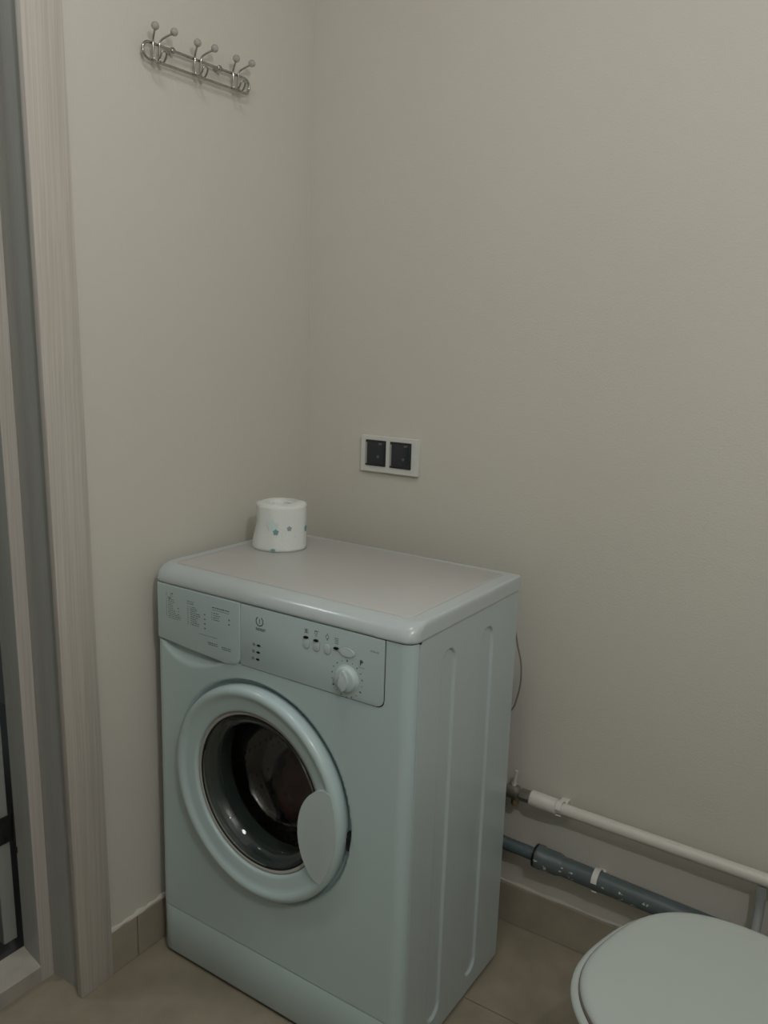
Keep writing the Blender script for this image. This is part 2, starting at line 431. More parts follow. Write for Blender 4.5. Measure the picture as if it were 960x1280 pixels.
# side panels with two pressed channels
def side_panel(x, sgn):
    bm = nb()
    y0, y1 = -D+RC+0.0015, 0.0
    ya = axis_points(y0, y1, 0.006, [(y0, y0+0.003, 0.0007), (-0.300, -0.240, 0.0012), (-0.155, -0.095, 0.0012)])
    za = axis_points(0.010, 0.817, 0.008, [(0.812, 0.817, 0.001), (0.040, 0.075, 0.002), (0.745, 0.780, 0.002)])
    V = {}
    for i, y in enumerate(ya):
        for j, z in enumerate(za):
            d = 0
            for cy in (-0.2705, -0.1260):
                hw = 0.0245
                zz = min(max(z, 0.046+hw), 0.776-hw)
                s = math.hypot(y-cy, z-zz)-hw
                d = max(d, 0.0050*(1-sstep(-0.0036, 0.0, s)))
            if z > 0.8155: d = 0.0035
            d = max(d, 0.0022*(1-sstep(0, 0.0022, y-y0)))
            V[i, j] = bm.verts.new((x-sgn*d, y, z))
    for i in range(len(ya)-1):
        for j in range(len(za)-1): bm.faces.new((V[i,j], V[i+1,j], V[i+1,j+1], V[i,j+1]))
    # folded front edge and back edge
    for i, yy in ((0, 0.0), (len(ya)-1, 0.0)):
        row = [bm.verts.new((x-sgn*0.012, ya[i]+yy, z)) for z in za]
        for j in range(len(za)-1): bm.faces.new((V[i,j], V[i,j+1], row[j+1], row[j]))
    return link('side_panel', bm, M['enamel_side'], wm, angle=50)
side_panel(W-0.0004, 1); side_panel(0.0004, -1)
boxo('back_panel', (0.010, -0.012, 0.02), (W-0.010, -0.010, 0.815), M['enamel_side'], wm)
boxo('base_plate', (0.012, -D+0.03, 0.012), (W-0.012, -0.012, 0.018), M['seam'], wm)
for fx in (0.05, W-0.05):
    for fy in (-D+0.05, -0.05):
        bm = nb(); cyl(bm, (fx, fy, 0.0), (fx, fy, 0.013), 0.02, 20, 0.002); link('foot', bm, M['black'], wm)
bm = nb(); cyl(bm, (W+0.0002, -D+RC+0.003, 0.8135), (W-0.01, -D+RC+0.003, 0.8135), 0.0028, 12); link('screw', bm, M['black'], wm)

# lid: lofted rounded-corner shell, front edge rolled over
def lid_outline(inf, ins, inb, rc, n=8):
    x0, x1, y0, y1 = -0.0012+ins, W+0.0012-ins, -D-0.0015+inf, 0.004-inb
    out = []
    for cx, cy, a0, r, sx, sy in ((x0, y0, PI, rc, 1, 1), (x1, y0, 1.5*PI, rc, -1, 1), (x1, y1, 0, 0.004, -1, -1), (x0, y1, 0.5*PI, 0.004, 1, -1)):
        for k in range(n+1):
            a = a0+k/n*PI/2; out.append((cx+sx*r+r*math.cos(a), cy+sy*r+r*math.sin(a)))
    return out
def lid_bm(out=0.0):
    bm = nb(); loops = []
    L = [(0.8145, 0.012, 0.012), (0.8145, 0.0015, 0.001), (0.8155, 0.0003, 0)]
    for k in range(1, 13):
        t = math.radians(90*k/12)
        z = 0.8155+0.0305*math.sin(t); inf = 0.034*(1-math.cos(t)); u = (z-0.8155)/0.0305
        ins = 0.0045*(1-(max(0, 1-u**9))**(1/2.2))
        L.append((z, inf, ins))
    for z, inf, ins in L:
        loops.append([bm.verts.new((x, y, z+out)) for x, y in lid_outline(inf-out, ins-out, ins*0.6-out, max(0.024-ins, 0.01))])
    n = len(loops[0])
    for A, B in zip(loops[:-1], loops[1:]):
        for k in range(n): bm.faces.new((A[k], A[(k+1) % n], B[(k+1) % n], B[k]))
    bm.faces.new(loops[-1])
    return bm
def cut(bm, co, no):
    bmesh.ops.bisect_plane(bm, geom=bm.verts[:]+bm.edges[:]+bm.faces[:], plane_co=co, plane_no=no, clear_outer=True)
link('lid', lid_bm(), M['lid'], wm, angle=50)
bm = lid_bm(0.0007); cut(bm, (0.026, 0, 0), (1, 0, 0)); cut(bm, (0, -0.368, 0), (0, 1, 0)); link('corner_cap', bm, M['lid'], wm, angle=50)
bm = lid_bm(0.0007); cut(bm, (0.561, 0, 0), (-1, 0.10, 0)); cut(bm, (0, -0.368, 0), (0, 1, 0)); link('corner_cap', bm, M['lid'], wm, angle=50)
bm = nb(); extrude_poly(bm, [(x, y, 0.8450) for x, y in rrect(0.026, 0.567, -0.360, -0.016, (0.012, 0.022, 0.008, 0.008))], (0, 0, 0.0022), 0.0012, 2)
link('top_panel', bm, M['laminate'], wm, angle=50)

# control panel and detergent drawer
YF = -D
def panelbm(x0, x1, z0, z1, r, proud, th=0.006, bev=0.0018, seg=3):
    bm = nb(); extrude_poly(bm, [(x, YF-proud+th, z) for x, z in rrect(x0, x1, z0, z1, r, 8)][::-1], (0, -th, 0), bev, seg); return bm
link('control_panel', panelbm(0.2300, PX1, PZ0, ZS-0.001, (0.001, 0.013, 0.002, 0.001), 0.0015, 0.007), M['panel'], wm)
drawer_pts = [(0.012, 0.7025), (0.10, 0.6965), (0.195, 0.6905), (0.210, 0.6905), (0.2195, 0.6935), (0.2262, 0.7000), (0.2288, 0.7090), (0.2288, 0.813), (0.012, 0.813)]
bm = nb(); extrude_poly(bm, [(x, YF+0.005, z) for x, z in drawer_pts], (0, -0.0072, 0), 0.0018, 3)
dr = link('detergent_drawer', bm, M['panel'], wm)
PY = YF-0.0016   # print plane on control panel
DY = YF-0.0023   # print plane on drawer

def quad(bm, x0, z0, x1, z1, y, jit=0):
    v = [bm.verts.new((x, y, z)) for x, z in ((x0, z0), (x1, z0), (x1, z1), (x0, z1))]; bm.faces.new(v)
rr = random.Random(11)
bm = nb()
def line_text(bm, x, z, length, h, y, gap=0.0016):
    e = x+length
    while x < e:
        wv = rr.uniform(0.0018, 0.0055); wv = min(wv, e-x)
        if wv > 0.0008: quad(bm, x, z+rr.uniform(0, h*0.15), x+wv, z+h*rr.uniform(0.8, 1.0), y)
        x += wv+rr.uniform(0.0007, gap)
for k in range(11): line_text(bm, 0.035, 0.7865-k*0.0037, rr.uniform(0.010, 0.022) if k < 8 else 0.034, 0.0014, DY)
for k in range(4): quad(bm, 0.060+0.002*(k % 2), 0.772-k*0.006, 0.0640, 0.7735-k*0.006, DY)
for k in range(10): quad(bm, 0.0295, 0.786-k*0.0038, 0.0312, 0.7875-k*0.0038, DY)
for k in range(2): line_text(bm, 0.083, 0.792-k*0.0042, 0.018, 0.0016, DY)
for k in range(10): line_text(bm, 0.092, 0.782-k*0.0038, rr.uniform(0.014, 0.027), 0.0017, DY)
for k in range(9): quad(bm, 0.0845, 0.781-k*0.0042, 0.0865, 0.7828-k*0.0042, DY)
for k in range(4): quad(bm, 0.128, 0.774-k*0.009, 0.1315, 0.7765-k*0.009, DY)
for v in bm.verts: v.co.x += 0.008 if v.co.x < 0.075 else 0.011
for v in bm.verts: v.co.z -= 0.002
link('printed_table', bm, M['print'], dr, smooth=False)['kind'] = 'stuff'
bm = nb()
line_text(bm, 0.147, 0.7905, 0.044, 0.0022, DY); quad(bm, 0.147, 0.7868, 0.190, 0.7875, DY)
for k in range(4): line_text(bm, 0.150, 0.7800-k*0.0042, 0.014+0.003*(k % 2), 0.0016, DY); quad(bm, 0.1455, 0.7800-k*0.0042, 0.1472, 0.7815-k*0.0042, DY)
for k in range(2): quad(bm, 0.188, 0.774-k*0.0085, 0.1915, 0.7765-k*0.0085, DY)
quad(bm, 0.112, 0.7468, 0.160, 0.7475, DY)
for k in range(2): line_text(bm, 0.135, 0.7345-k*0.0035, 0.026, 0.0019, DY)
for k in range(2): line_text(bm, 0.171, 0.7325-k*0.0035, 0.022, 0.0019, DY)
for v in bm.verts:
    v.co.x += 0.013
    if v.co.z < 0.76: v.co.z -= 0.014
link('printed_table', bm, M['print'], dr, smooth=False)['kind'] = 'stuff'
bm = nb()   # small basin pictograms at the top left
for x in (0.030, 0.041): 
    quad(bm, x, 0.7945, x+0.0010, 0.8015, DY)
quad(bm, 0.0445, 0.7985, 0.0475, 0.8015, DY); quad(bm, 0.0445, 0.7945, 0.0475, 0.7955, DY); quad(bm, 0.032, 0.7915, 0.045, 0.7923, DY); quad(bm, 0.036, 0.789, 0.042, 0.7905, DY)
for v in bm.verts: v.co.x += 0.008; v.co.z -= 0.003
link('printed_symbol', bm, M['print'], dr, smooth=False)

def text(name, s, size, x, z, y, material, parent, shearx=0.0, bold=0.0, sx=1.0, align='CENTER'):
    c = bpy.data.curves.new(name, 'FONT'); c.body = s; c.size = size; c.align_x = align; c.align_y = 'CENTER'
    c.extrude = 0.0; c.shear = shearx; c.offset = bold; c.resolution_u = 3
    tmp = bpy.data.objects.new('tmp', c); COL.objects.link(tmp)
    dg = bpy.context.evaluated_depsgraph_get(); dg.update()
    me = bpy.data.meshes.new_from_object(tmp.evaluated_get(dg)); me.name = name
    bpy.data.objects.remove(tmp); bpy.data.curves.remove(c)
    for v in me.vertices: v.co = Vector((x+v.co.x*sx, y, z+v.co.y))
    me.materials.clear(); me.materials.append(material)
    o = bpy.data.objects.new(name, me); COL.objects.link(o); o.parent = parent
    return o
cp = bpy.data.objects['control_panel']
bm = nb(); extrude_poly(bm, [(x, YF+0.0058, z) for x, z in rrect(0.2288, PX1+0.0016, PZ0-0.0016, ZS-0.001, (0.001, 0.0146, 0.002, 0.001), 8)][::-1], (0, -0.0048, 0)); link('panel_gap', bm, M['gap'], cp)
# round emblem: open ring with an upright bar
bm = nb()
def arc(bm, cx, cz, r0, r1, a0, a1, y, n=40):
    A = []; B = []
    for k in range(n+1):
        a = math.radians(a0+(a1-a0)*k/n)
        A.append(bm.verts.new((cx+r0*math.cos(a), y, cz+r0*math.sin(a)))); B.append(bm.verts.new((cx+r1*math.cos(a), y, cz+r1*math.sin(a))))
    for k in range(n): bm.faces.new((A[k], A[k+1], B[k+1], B[k]))
arc(bm, 0.268, 0.7875, 0.0073, 0.0090, 118, 422, PY)
quad(bm, 0.2673, 0.7835, 0.2687, 0.7925, PY)
link('emblem', bm, M['print_dark'], cp, smooth=False)
text('lettering', 'INDESIT', 0.0068, 0.2705, 0.7725, PY, M['print'], cp, bold=0.00025, sx=0.95)
text('lettering', 'WISN 82', 0.0046, 0.5150, 0.7885, PY, M['print'], cp)
text('lettering', 'P', 0.0115, 0.4895, 0.7635, PY, M['print_dark'], cp, bold=0.0005)
bm = nb(); quad(bm, 0.4855, 0.7552, 0.4965, 0.7558, PY); quad(bm, 0.4855, 0.7552, 0.4861, 0.7590, PY); link('printed_symbol', bm, M['print'], cp, smooth=False)
# indicator lamps left
for x, z in ((0.2660, 0.7420), (0.2650, 0.7290), (0.2640, 0.7155)):
    bm = nb(); extrude_poly(bm, [(x+0.0042*math.cos(a)*1.0, PY, z+0.0020*math.sin(a)) for a in [2*PI*k/16 for k in range(16)]][::-1], (0, -0.0006, 0))
    link('indicator_lamp', bm, M['black'], cp)
    bm = nb(); arc(bm, x-0.0115, z, 0.0014, 0.0031, 0, 360, PY, 14); quad(bm, x-0.0140, z-0.0008, x-0.0090, z+0.0008, PY)
    link('printed_symbol', bm, M['print_soft'], cp, smooth=False)
# option buttons with their lamps
def oval(name, cx, cz, rx, rz, h, material, parent, rot=0.0, bev=0.0006, base=PY+0.001, p=2.0):
    pts = []
    for k in range(28):
        a = 2*PI*k/28; c, s = math.cos(a), math.sin(a)
        x = rx*math.copysign(abs(c)**(2/p), c); z = rz*math.copysign(abs(s)**(2/p), s)
        pts.append((cx+x*math.cos(rot)-z*math.sin(rot), base, cz+x*math.sin(rot)+z*math.cos(rot)))
    bm = nb(); extrude_poly(bm, pts[::-1], (0, -h, 0), bev, 2); return link(name, bm, material, parent)
for i, (x, z) in enumerate(((0.3740, 0.7735), (0.3960, 0.7735), (0.4190, 0.7735))):
    oval('button_recess', x, z-0.0020, 0.0076, 0.0100, 0.0012, M['print_soft'], cp, p=2.6)
    oval('option_button', x, z-0.0020, 0.0070, 0.0094, 0.0018, M['plastic'], cp, p=2.6)
for x, z in ((0.3740, 0.7825), (0.3960, 0.7815), (0.4385, 0.7775)):
    oval('indicator_lamp', x, z, 0.0050, 0.0022, 0.0034, M['black'], cp, bev=0)
bm = nb()
for k in range(3): quad(bm, 0.3695, 0.7900+k*0.0030, 0.3785, 0.7911+k*0.0030, PY)
quad(bm, 0.3730, 0.7900, 0.3748, 0.7972, PY)
arc(bm, 0.3950, 0.7945, 0.0022, 0.0031, 0, 360, PY, 16); quad(bm, 0.3915, 0.7975, 0.4010, 0.7984, PY); quad(bm, 0.3935, 0.7885, 0.3975, 0.7895, PY)
arc(bm, 0.4190, 0.7925, 0.0028, 0.0037, 0, 360, PY, 16); quad(bm, 0.4184, 0.7955, 0.4196, 0.7990, PY); quad(bm, 0.4182, 0.7862, 0.4198, 0.7890, PY)
for k in range(4): quad(bm, 0.4345, 0.7850+k*0.0030, 0.4425, 0.7860+k*0.0030, PY)
link('printed_symbol', bm, M['print'], cp, smooth=False)
oval('button_recess', 0.4605, 0.7755, 0.0168, 0.0082, 0.0012, M['print_soft'], cp, rot=0.0)
o = oval('start_button', 0.4605, 0.7755, 0.0160, 0.0076, 0.0030, M['plastic'], cp, rot=0.0, bev=0.0010)
# programme dial
KX, KZ = 0.4640, 0.7285
bm = nb(); lathe(bm, [(0.0245, -0.001), (0.0245, 0.0005), (0.0235, 0.0012), (0.0222, 0.0016), (0.0212, 0.0058), (0.0200, 0.0078), (0.018, 0.0086), (0, 0.0088)], (KX, PY, KZ), (0, -1, 0), 64)
kn = link('programme_dial', bm, M['plastic'], cp, angle=50)
pts = []
for k in range(36):
    a = 2*PI*k/36; rx = 0.0095*math.cos(a); rz = math.sin(a)
    tp = 1-0.55*max(0, rz)**1.5
    pts.append((KX+rx*tp, PY-0.0082, KZ+0.0180*rz))
bm = nb(); extrude_poly(bm, pts[::-1], (0, -0.0055, 0), 0.0028, 4); link('grip', bm, M['plastic'], kn, angle=60)
bm = nb(); quad(bm, KX-0.0004, KZ+0.009, KX+0.0004, KZ+0.0165, PY-0.0138); link('pointer_line', bm, M['print_soft'], kn, smooth=False)
bm = nb()
for k in range(18):
    a = math.radians(90-k*20); c, s = math.cos(a), math.sin(a)
    if k in (5, 13): pass
    r0, r1 = 0.0300, 0.0325 if k % 3 else 0.0340; wq = 0.0006 if k % 2 else 0.0012
    P = [(KX+c*r0-s*wq, KZ+s*r0+c*wq), (KX+c*r1-s*wq, KZ+s*r1+c*wq), (KX+c*r1+s*wq, KZ+s*r1-c*wq), (KX+c*r0+s*wq, KZ+s*r0-c*wq)]
    bm.faces.new([bm.verts.new((x, PY, z)) for x, z in P])
link('dial_marks', bm, M['print'], cp, smooth=False)

# nudge the panel furniture as one set
for ch in cp.children:
    n0 = ch.name.split('.')[0]
    if n0 == 'panel_gap': continue
    ch.location.x = 0.0050 if n0 in ('programme_dial', 'dial_marks') else 0.0080
    ch.location.z = 0.0010
# porthole door
dc = (CX, YF, CZ); ax = (0, -1, 0)
bm = nb(); lathe(bm, [(0.155, -0.013), (0.196, -0.013), (0.2015, -0.010), (0.2032, 0.003), (0.2028, 0.0100), (0.2010, 0.0150), (0.1975, 0.0185), (0.1930, 0.0200), (0.1880, 0.0195),
               (0.1840, 0.0165), (0.1800, 0.0140), (0.1740, 0.0125), (0.160, 0.0110), (0.1560, 0.0100), (0.1542, 0.0080), (0.1535, 0.0040), (0.1530, -0.006), (0.155, -0.013)], dc, ax, 160)
door = link('porthole_door', bm, M['ring'], wm, angle=60)
# handle pad: part of an ellipse that merges with the ring's right edge
HX, HZ, HRX, HRZ = 0.4520, 0.4330, 0.0690, 0.0940
pts = []
for k in range(72):
    a = 2*PI*k/72; x = HX+HRX*math.cos(a); z = HZ+HRZ*math.sin(a)
    d = math.hypot(x-CX, z-CZ)
    if d > 0.1945: x = CX+(x-CX)*0.1945/d; z = CZ+(z-CZ)*0.1945/d
    pts.append((x, YF-0.0075, z))
bm = nb(); extrude_poly(bm, pts[::-1], (0, -0.0130, 0), 0.0035, 4); link('door_handle', bm, M['plastic'], door, angle=16)
# latch on the side of the ring
bm = nb(); a = math.radians(-6)
for aa, hh, ww in ((-3, 0.006, 0.006), (-8, 0.012, 0.009)):
    a = math.radians(aa); c, s = math.cos(a), math.sin(a)
    box(bm, (CX+0.2035*c, YF+0.002-0.0, CZ+0.2035*s-hh), (CX+0.2035*c+ww, YF+0.012, CZ+0.2035*s+hh), 0.001)
link('latch', bm, M['black'], door)
# seals and glass bowl
bm = nb(); lathe(bm, [(0.1533, 0.0030), (0.1510, 0.0052), (0.1475, 0.0046), (0.1460, 0.0030), (0.1460, -0.006), (0.1533, -0.006)], dc, ax, 128, closed=True)
link('door_trim_ring', bm, M['gasket_light'], door)
bm = nb(); lathe(bm, [(0.1567, -0.008), (0.1459, -0.0070), (0.1443, -0.0095), (0.1402, -0.012), (0.1376, -0.018), (0.1376, -0.028), (0.1443, -0.032), (0.1351, -0.036), (0.1340, -0.060), (0.1382, -0.068), (0.1546, -0.070), (0.1567, -0.05)], dc, ax, 128, closed=True)
link('rubber_gasket', bm, M['gasket'], wm)
out = [(0.1469, 0.000), (0.1443, -0.004), (0.1330, -0.007), (0.1268, -0.014), (0.1211, -0.034), (0.1144, -0.062), (0.1083, -0.078), (0.0990, -0.087), (0.0722, -0.0935), (0.0361, -0.0965), (0, -0.0975)]
inn = [(0, -0.0930), (0.0361, -0.0920), (0.0722, -0.0892), (0.0964, -0.0830), (0.1046, -0.0755), (0.1101, -0.061), (0.1165, -0.033), (0.1227, -0.012), (0.1309, -0.0025), (0.1438, 0.001), (0.1469, 0.0015)]
bm = nb(); lathe(bm, out+inn, dc, ax, 128, closed=False)
bmesh.ops.remove_doubles(bm, verts=bm.verts, dist=1e-6)
# close rim
be = [e for e in bm.edges if len(e.link_faces) == 1]
if be: bmesh.ops.bridge_loops(bm, edges=be)
link('glass_bowl', bm, M['glass'], door, angle=80)
bm = nb(); lathe(bm, [(0.1462, 0.0038), (0.1438, 0.0036), (0.1435, 0.0022), (0.1462, 0.0022)], dc, ax, 128, closed=True); link('seal_lip', bm, M['black'], door)
# drum
bm = nb(); lathe(bm, [(0.152, -0.075), (0.205, -0.080), (0.208, -0.090), (0.208, -0.330), (0.200, -0.340), (0.06, -0.335), (0, -0.325)], (CX+0.0, YF, CZ), ax, 96)
drum = link('drum', bm, M['steel'], wm)
nt = M['steel'].node_tree; b_ = nt.nodes['Principled BSDF']
vo = nt.nodes.new('ShaderNodeTexVoronoi'); vo.inputs['Scale'].default_value = 55; vo.inputs['Randomness'].default_value = 0.15
tcn = [n for n in nt.nodes if n.type == 'TEX_COORD'][0]; nt.links.new(tcn.outputs['Object'], vo.inputs['Vector'])
rp = nt.nodes.new('ShaderNodeValToRGB'); rp.color_ramp.elements[0].position = 0.22; rp.color_ramp.elements[1].position = 0.28
rp.color_ramp.elements[0].color = (0.01, 0.008, 0.008, 1); rp.color_ramp.elements[1].color = (0.12, 0.092, 0.082, 1)
nt.links.new(vo.outputs['Distance'], rp.inputs[0]); nt.links.new(rp.outputs[0], b_.inputs['Base Color'])
for k in range(3):
    a = math.radians(35+120*k); c, s = math.cos(a), math.sin(a)
    bm = nb(); p0 = Vector((CX+0.19*c, YF+0.10, CZ+0.19*s)); 
    tube(bm, [p0, p0+Vector((0, 0.22, 0))], 0.022, 10); link('drum_paddle', bm, M['steel'], drum)

for o in [door]+list(door.children)+[c for c in wm.children if c.name.split('.')[0] in ('rubber_gasket',)]:
    for v in o.data.vertices: v.co.x, v.co.z = warp(v.co.x, v.co.z)
# laundry bundle inside the drum
bm = nb(); bmesh.ops.create_icosphere(bm, subdivisions=5, radius=1.0)
from mathutils import noise as mn
for v in bm.verts:
    p = v.co.copy(); f = 1+0.20*mn.noise(p*1.6+Vector((3, 1, 7)))+0.10*abs(mn.noise(p*4.5))
    v.co = Vector((p.x*0.150*f, p.y*0.095*f, p.z*0.105*f))
    if v.co.z < -0.082: v.co.z = -0.082+(v.co.z+0.082)*0.2
lb = link('laundry_bundle', bm, M['cloth'])
lb.location = (X0+CX+0.02, YB-D+0.215, CZ-0.080)
tag(lb, 'dark brown laundry seen through the round glass door of the washing machine', 'laundry')

# ------------------------------------------------------------------ toilet paper roll on the lid
RR, RH = 0.0515, 0.0965
tp = empty('toilet_paper_roll', (0.132, -0.252, H+0.0013), math.radians(0))
tag(tp, 'white toilet paper roll with teal flower prints standing on the washing machine', 'toilet paper')
bm = nb(); segs = 96; rnd = random.Random(5)
prof = [(0.0495, 0.0), (0.0505, 0.002), (0.0512, 0.030), (0.0515, 0.06), (0.0512, 0.090), (0.0500, 0.0955), (0.047, 0.0970), (0.035, 0.0966), (0.0235, 0.0955), (0.0205, 0.094), (0.0200, 0.080), (0.0200, 0.001)]
lathe(bm, prof, (0, 0, 0), (0, 0, 1), segs, closed=True)
for v in bm.verts:
    a = math.atan2(v.co.y, v.co.x); r = math.hypot(v.co.x, v.co.y)
    if r > 0.022:
        k = 1+0.010*math.sin(2*a+1)+0.006*math.sin(5*a+v.co.z*30); v.co.x *= k; v.co.y *= k
        if v.co.z > 0.09: v.co.z += 0.0010*math.sin(3*a)
link('paper_winding', bm, M['paper'], tp, angle=60)
# wound layers visible on the top face
bm = nb()
for r in (0.028, 0.034, 0.040, 0.0455):
    pts = [(r*math.cos(a)*(1+0.01*math.sin(3*a)), r*math.sin(a), 0.0968) for a in [2*PI*k/48 for k in range(48)]]
    tube(bm, pts, 0.0005, 5, closed=True)
link('paper_layers', bm, M['paper'], tp)
# loose outer sheet that flares at the foot on its left side
rv = Vector((0.835, 0.549, 0)).normalized(); fv = Vector((0.549, -0.835, 0)).normalized()   # image right / toward the viewer
base_ang = math.atan2(fv.y, fv.x)
bm = nb(); NA, NZ = 60, 18; G = []
for i in range(NA+1):
    t = i/NA; a = base_ang - math.radians(112)+math.radians(235)*t      # from far left round the front
    row = []
    for j in range(NZ+1):
        z = 0.0945*j/NZ
        fl_ = (1-sstep(0.0, 0.062, z))
        left = math.exp(-((t-0.12)/0.16)**2)
        r = 0.0528+0.0095*fl_*left+0.0004*math.sin(9*a)
        row.append(bm.verts.new((r*math.cos(a), r*math.sin(a), 0.0004+z)))
    G.append(row)
for i in range(NA):
    for j in range(NZ): bm.faces.new((G[i][j], G[i+1][j], G[i+1][j+1], G[i][j+1]))
sh = link('loose_sheet', bm, M['paper'], tp, angle=70)
sol = sh.modifiers.new('thickness', 'SOLIDIFY'); sol.thickness = 0.0006
def decal(name, du, z, r, material, rad=0.0545, blob=False, sq=1.0):
    """flat print wrapped round the roll; du = angle from the viewer's side (deg, + right)"""
    bm = nb(); n = 20; C = []
    a0 = base_ang+math.radians(du)
    def pt(dx, dz):
        a = a0+dx/rad; return bm.verts.new((rad*math.cos(a), rad*math.sin(a), z+dz))
    c = pt(0, 0); ring = []
    for k in range(n):
        a = 2*PI*k/n; q = r*(1+(0.16*math.sin(5*a) if blob else 0)); ring.append(pt(q*math.cos(a), q*math.sin(a)*sq))
    for k in range(n): bm.faces.new((c, ring[k], ring[(k+1) % n]))
    return link(name, bm, material, tp)
decal('printed_flower', -14, 0.055, 0.0115, M['flower_pale'], blob=True, sq=0.95, rad=0.0540)
decal('printed_flower', -6, 0.043, 0.0058, M['flower'], blob=True, rad=0.0542)
decal('printed_flower', 24, 0.0505, 0.0050, M['flower_grey'], rad=0.0540, blob=True)
decal('printed_flower', 76, 0.045, 0.0066, M['flower'], rad=0.0540, blob=True)
decal('printed_flower', -80, 0.062, 0.0052, M['flower'], rad=0.0545, blob=True)
decal('printed_flower', -12, 0.0045, 0.0055, M['flower'], rad=0.0545, sq=0.6)
decal('printed_flower', 38, 0.033, 0.0024, M['flower_pale'], rad=0.0540)

# ------------------------------------------------------------------ double socket on the back wall
sx, sz = 0.1644, 0.9906
so = empty('double_socket', (sx, 0, sz))
tag(so, 'white double wall socket frame with two dark inserts above the washing machine', 'socket')
# frame with two openings
bm = nb(); holes = [(0.0125, 0.0680), (0.0790, 0.1355)]; hz0, hz1 = 0.0130, 0.0725
xsq = [0.0, holes[0][0], holes[0][1], holes[1][0], holes[1][1], 0.152]
for i in range(5):
    if i in (1, 3):
        box(bm, (xsq[i], -0.0095, 0), (xsq[i+1], -0.0005, hz0)); box(bm, (xsq[i], -0.0095, hz1), (xsq[i+1], -0.0005, 0.081))
    else: box(bm, (xsq[i], -0.0095, 0), (xsq[i+1], -0.0005, 0.081))
bmesh.ops.remove_doubles(bm, verts=bm.verts, dist=1e-6)
link('frame', bm, M['socket_frame'], so, smooth=False)
bm = nb(); box(bm, (-0.0012, -0.0055, -0.0012), (0.1532, -0.0003, 0.0822), 0.0015); link('back_plate', bm, M['socket_frame'], so)
for a, b in holes:
    ins = boxo('socket_insert', (a+0.0006, -0.0115, hz0+0.0006), (b-0.0006, -0.006, hz1-0.0006), M['socket_dark'], so, 0.0010)
    boxo('hinged_lid', (a+0.0085, -0.0150, hz0+0.0030), (b-0.0016, -0.0112, hz1-0.0045), M['socket_lid'], ins, 0.0016, 3)
    boxo('side_rim', (a+0.0022, -0.0132, hz0+0.0045), (a+0.0060, -0.0114, hz1-0.006), M['socket_edge'], ins, 0.0005, 1)
    bm = nb(); lathe(bm, [(0.0032, 0), (0.0032, 0.0008), (0.0022, 0.0012), (0, 0.0008)], (b-0.0175, -0.0149, hz0+0.0225), (0, -1, 0), 20); link('lid_mark', bm, M['socket_mark'], ins)
    boxo('lid_catch', (b-0.0165, -0.0156, hz1-0.0100), (b-0.0075, -0.0148, hz1-0.0052), M['socket_mark'], ins, 0.0004, 1)

# ------------------------------------------------------------------ chrome hook rail on the left wall
hk = empty('hook_rail', (0, -0.355, 1.776)); hk.rotation_euler = (math.radians(1.0), 0, 0)
tag(hk, 'chrome wire coat hook rail with six round knobs high on the left wall', 'hook rail')
L2 = 0.135; zt, zb, rx_ = 0.014, -0.014, 0.012
pts = []
for k in range(13):
    a = PI/2+PI*k/12; pts.append((rx_, -L2-0.004+0.014+0.014*math.cos(a), 0.014*math.sin(a)))
for k in range(13):
    a = -PI/2+PI*k/12; pts.append((rx_, L2-0.014+0.014*math.cos(a), 0.014*math.sin(a)))
bm = nb(); tube(bm, pts, 0.0026, 10, closed=True); link('wire_frame', bm, M['chrome'], hk, angle=80)
for y in (-0.070, 0.050):
    bm = nb(); lathe(bm, [(0.0, 0.0), (0.0050, 0.0), (0.0050, 0.002), (0.0036, 0.0035), (0.0036, 0.009), (0.0055, 0.0105), (0.0058, 0.0145), (0.0040, 0.0165), (0, 0.0170)], (0.0003, y, zt), (1, 0, 0), 24)
    link('wall_mount', bm, M['chrome'], hk, angle=50)
def hook(y):
    path = [(0.034, -0.0170, 0.0315), (0.027, -0.013, 0.028), (0.0185, -0.0085, 0.020), (0.0165, -0.0075, 0.010), (0.0165, -0.0070, -0.008),
            (0.0195, -0.0068, -0.0160), (0.0260, -0.0066, -0.0170), (0.0320, -0.0064, -0.0120), (0.0360, -0.0058, -0.0050), (0.0370, -0.0028, -0.0015),
            (0.0370, 0.0028, -0.0015), (0.0360, 0.0058, -0.0050), (0.0320, 0.0064, -0.0120), (0.0260, 0.0066, -0.0170), (0.0195, 0.0068, -0.0160),
            (0.0165, 0.0070, -0.008), (0.0165, 0.0075, 0.010), (0.0185, 0.0085, 0.020), (0.027, 0.014, 0.027), (0.036, 0.0215, 0.0330)]
    bm = nb(); tube(bm, smoothpath([(a, b+y, c) for a, b, c in path], 5), 0.0019, 10)
    h = link('hook', bm, M['chrome'], hk, angle=80)
    for p in (path[0], path[-1]):
        bm = nb(); d = Vector((0.55, 0.5 if p[1] > 0 else -0.5, 0.75)).normalized(); c = Vector((p[0], p[1]+y, p[2]))
        R = 0.0070
        lathe(bm, [(0, -R)]+[(R*math.cos(t), R*math.sin(t)) for t in [math.radians(a) for a in range(-75, 90, 15)]]+[(0, R)], c+d*0.004, d, 20)
        link('knob', bm, M['knobs'], h, angle=80)
for y in (-0.1115, -0.0105, 0.092): hook(y)

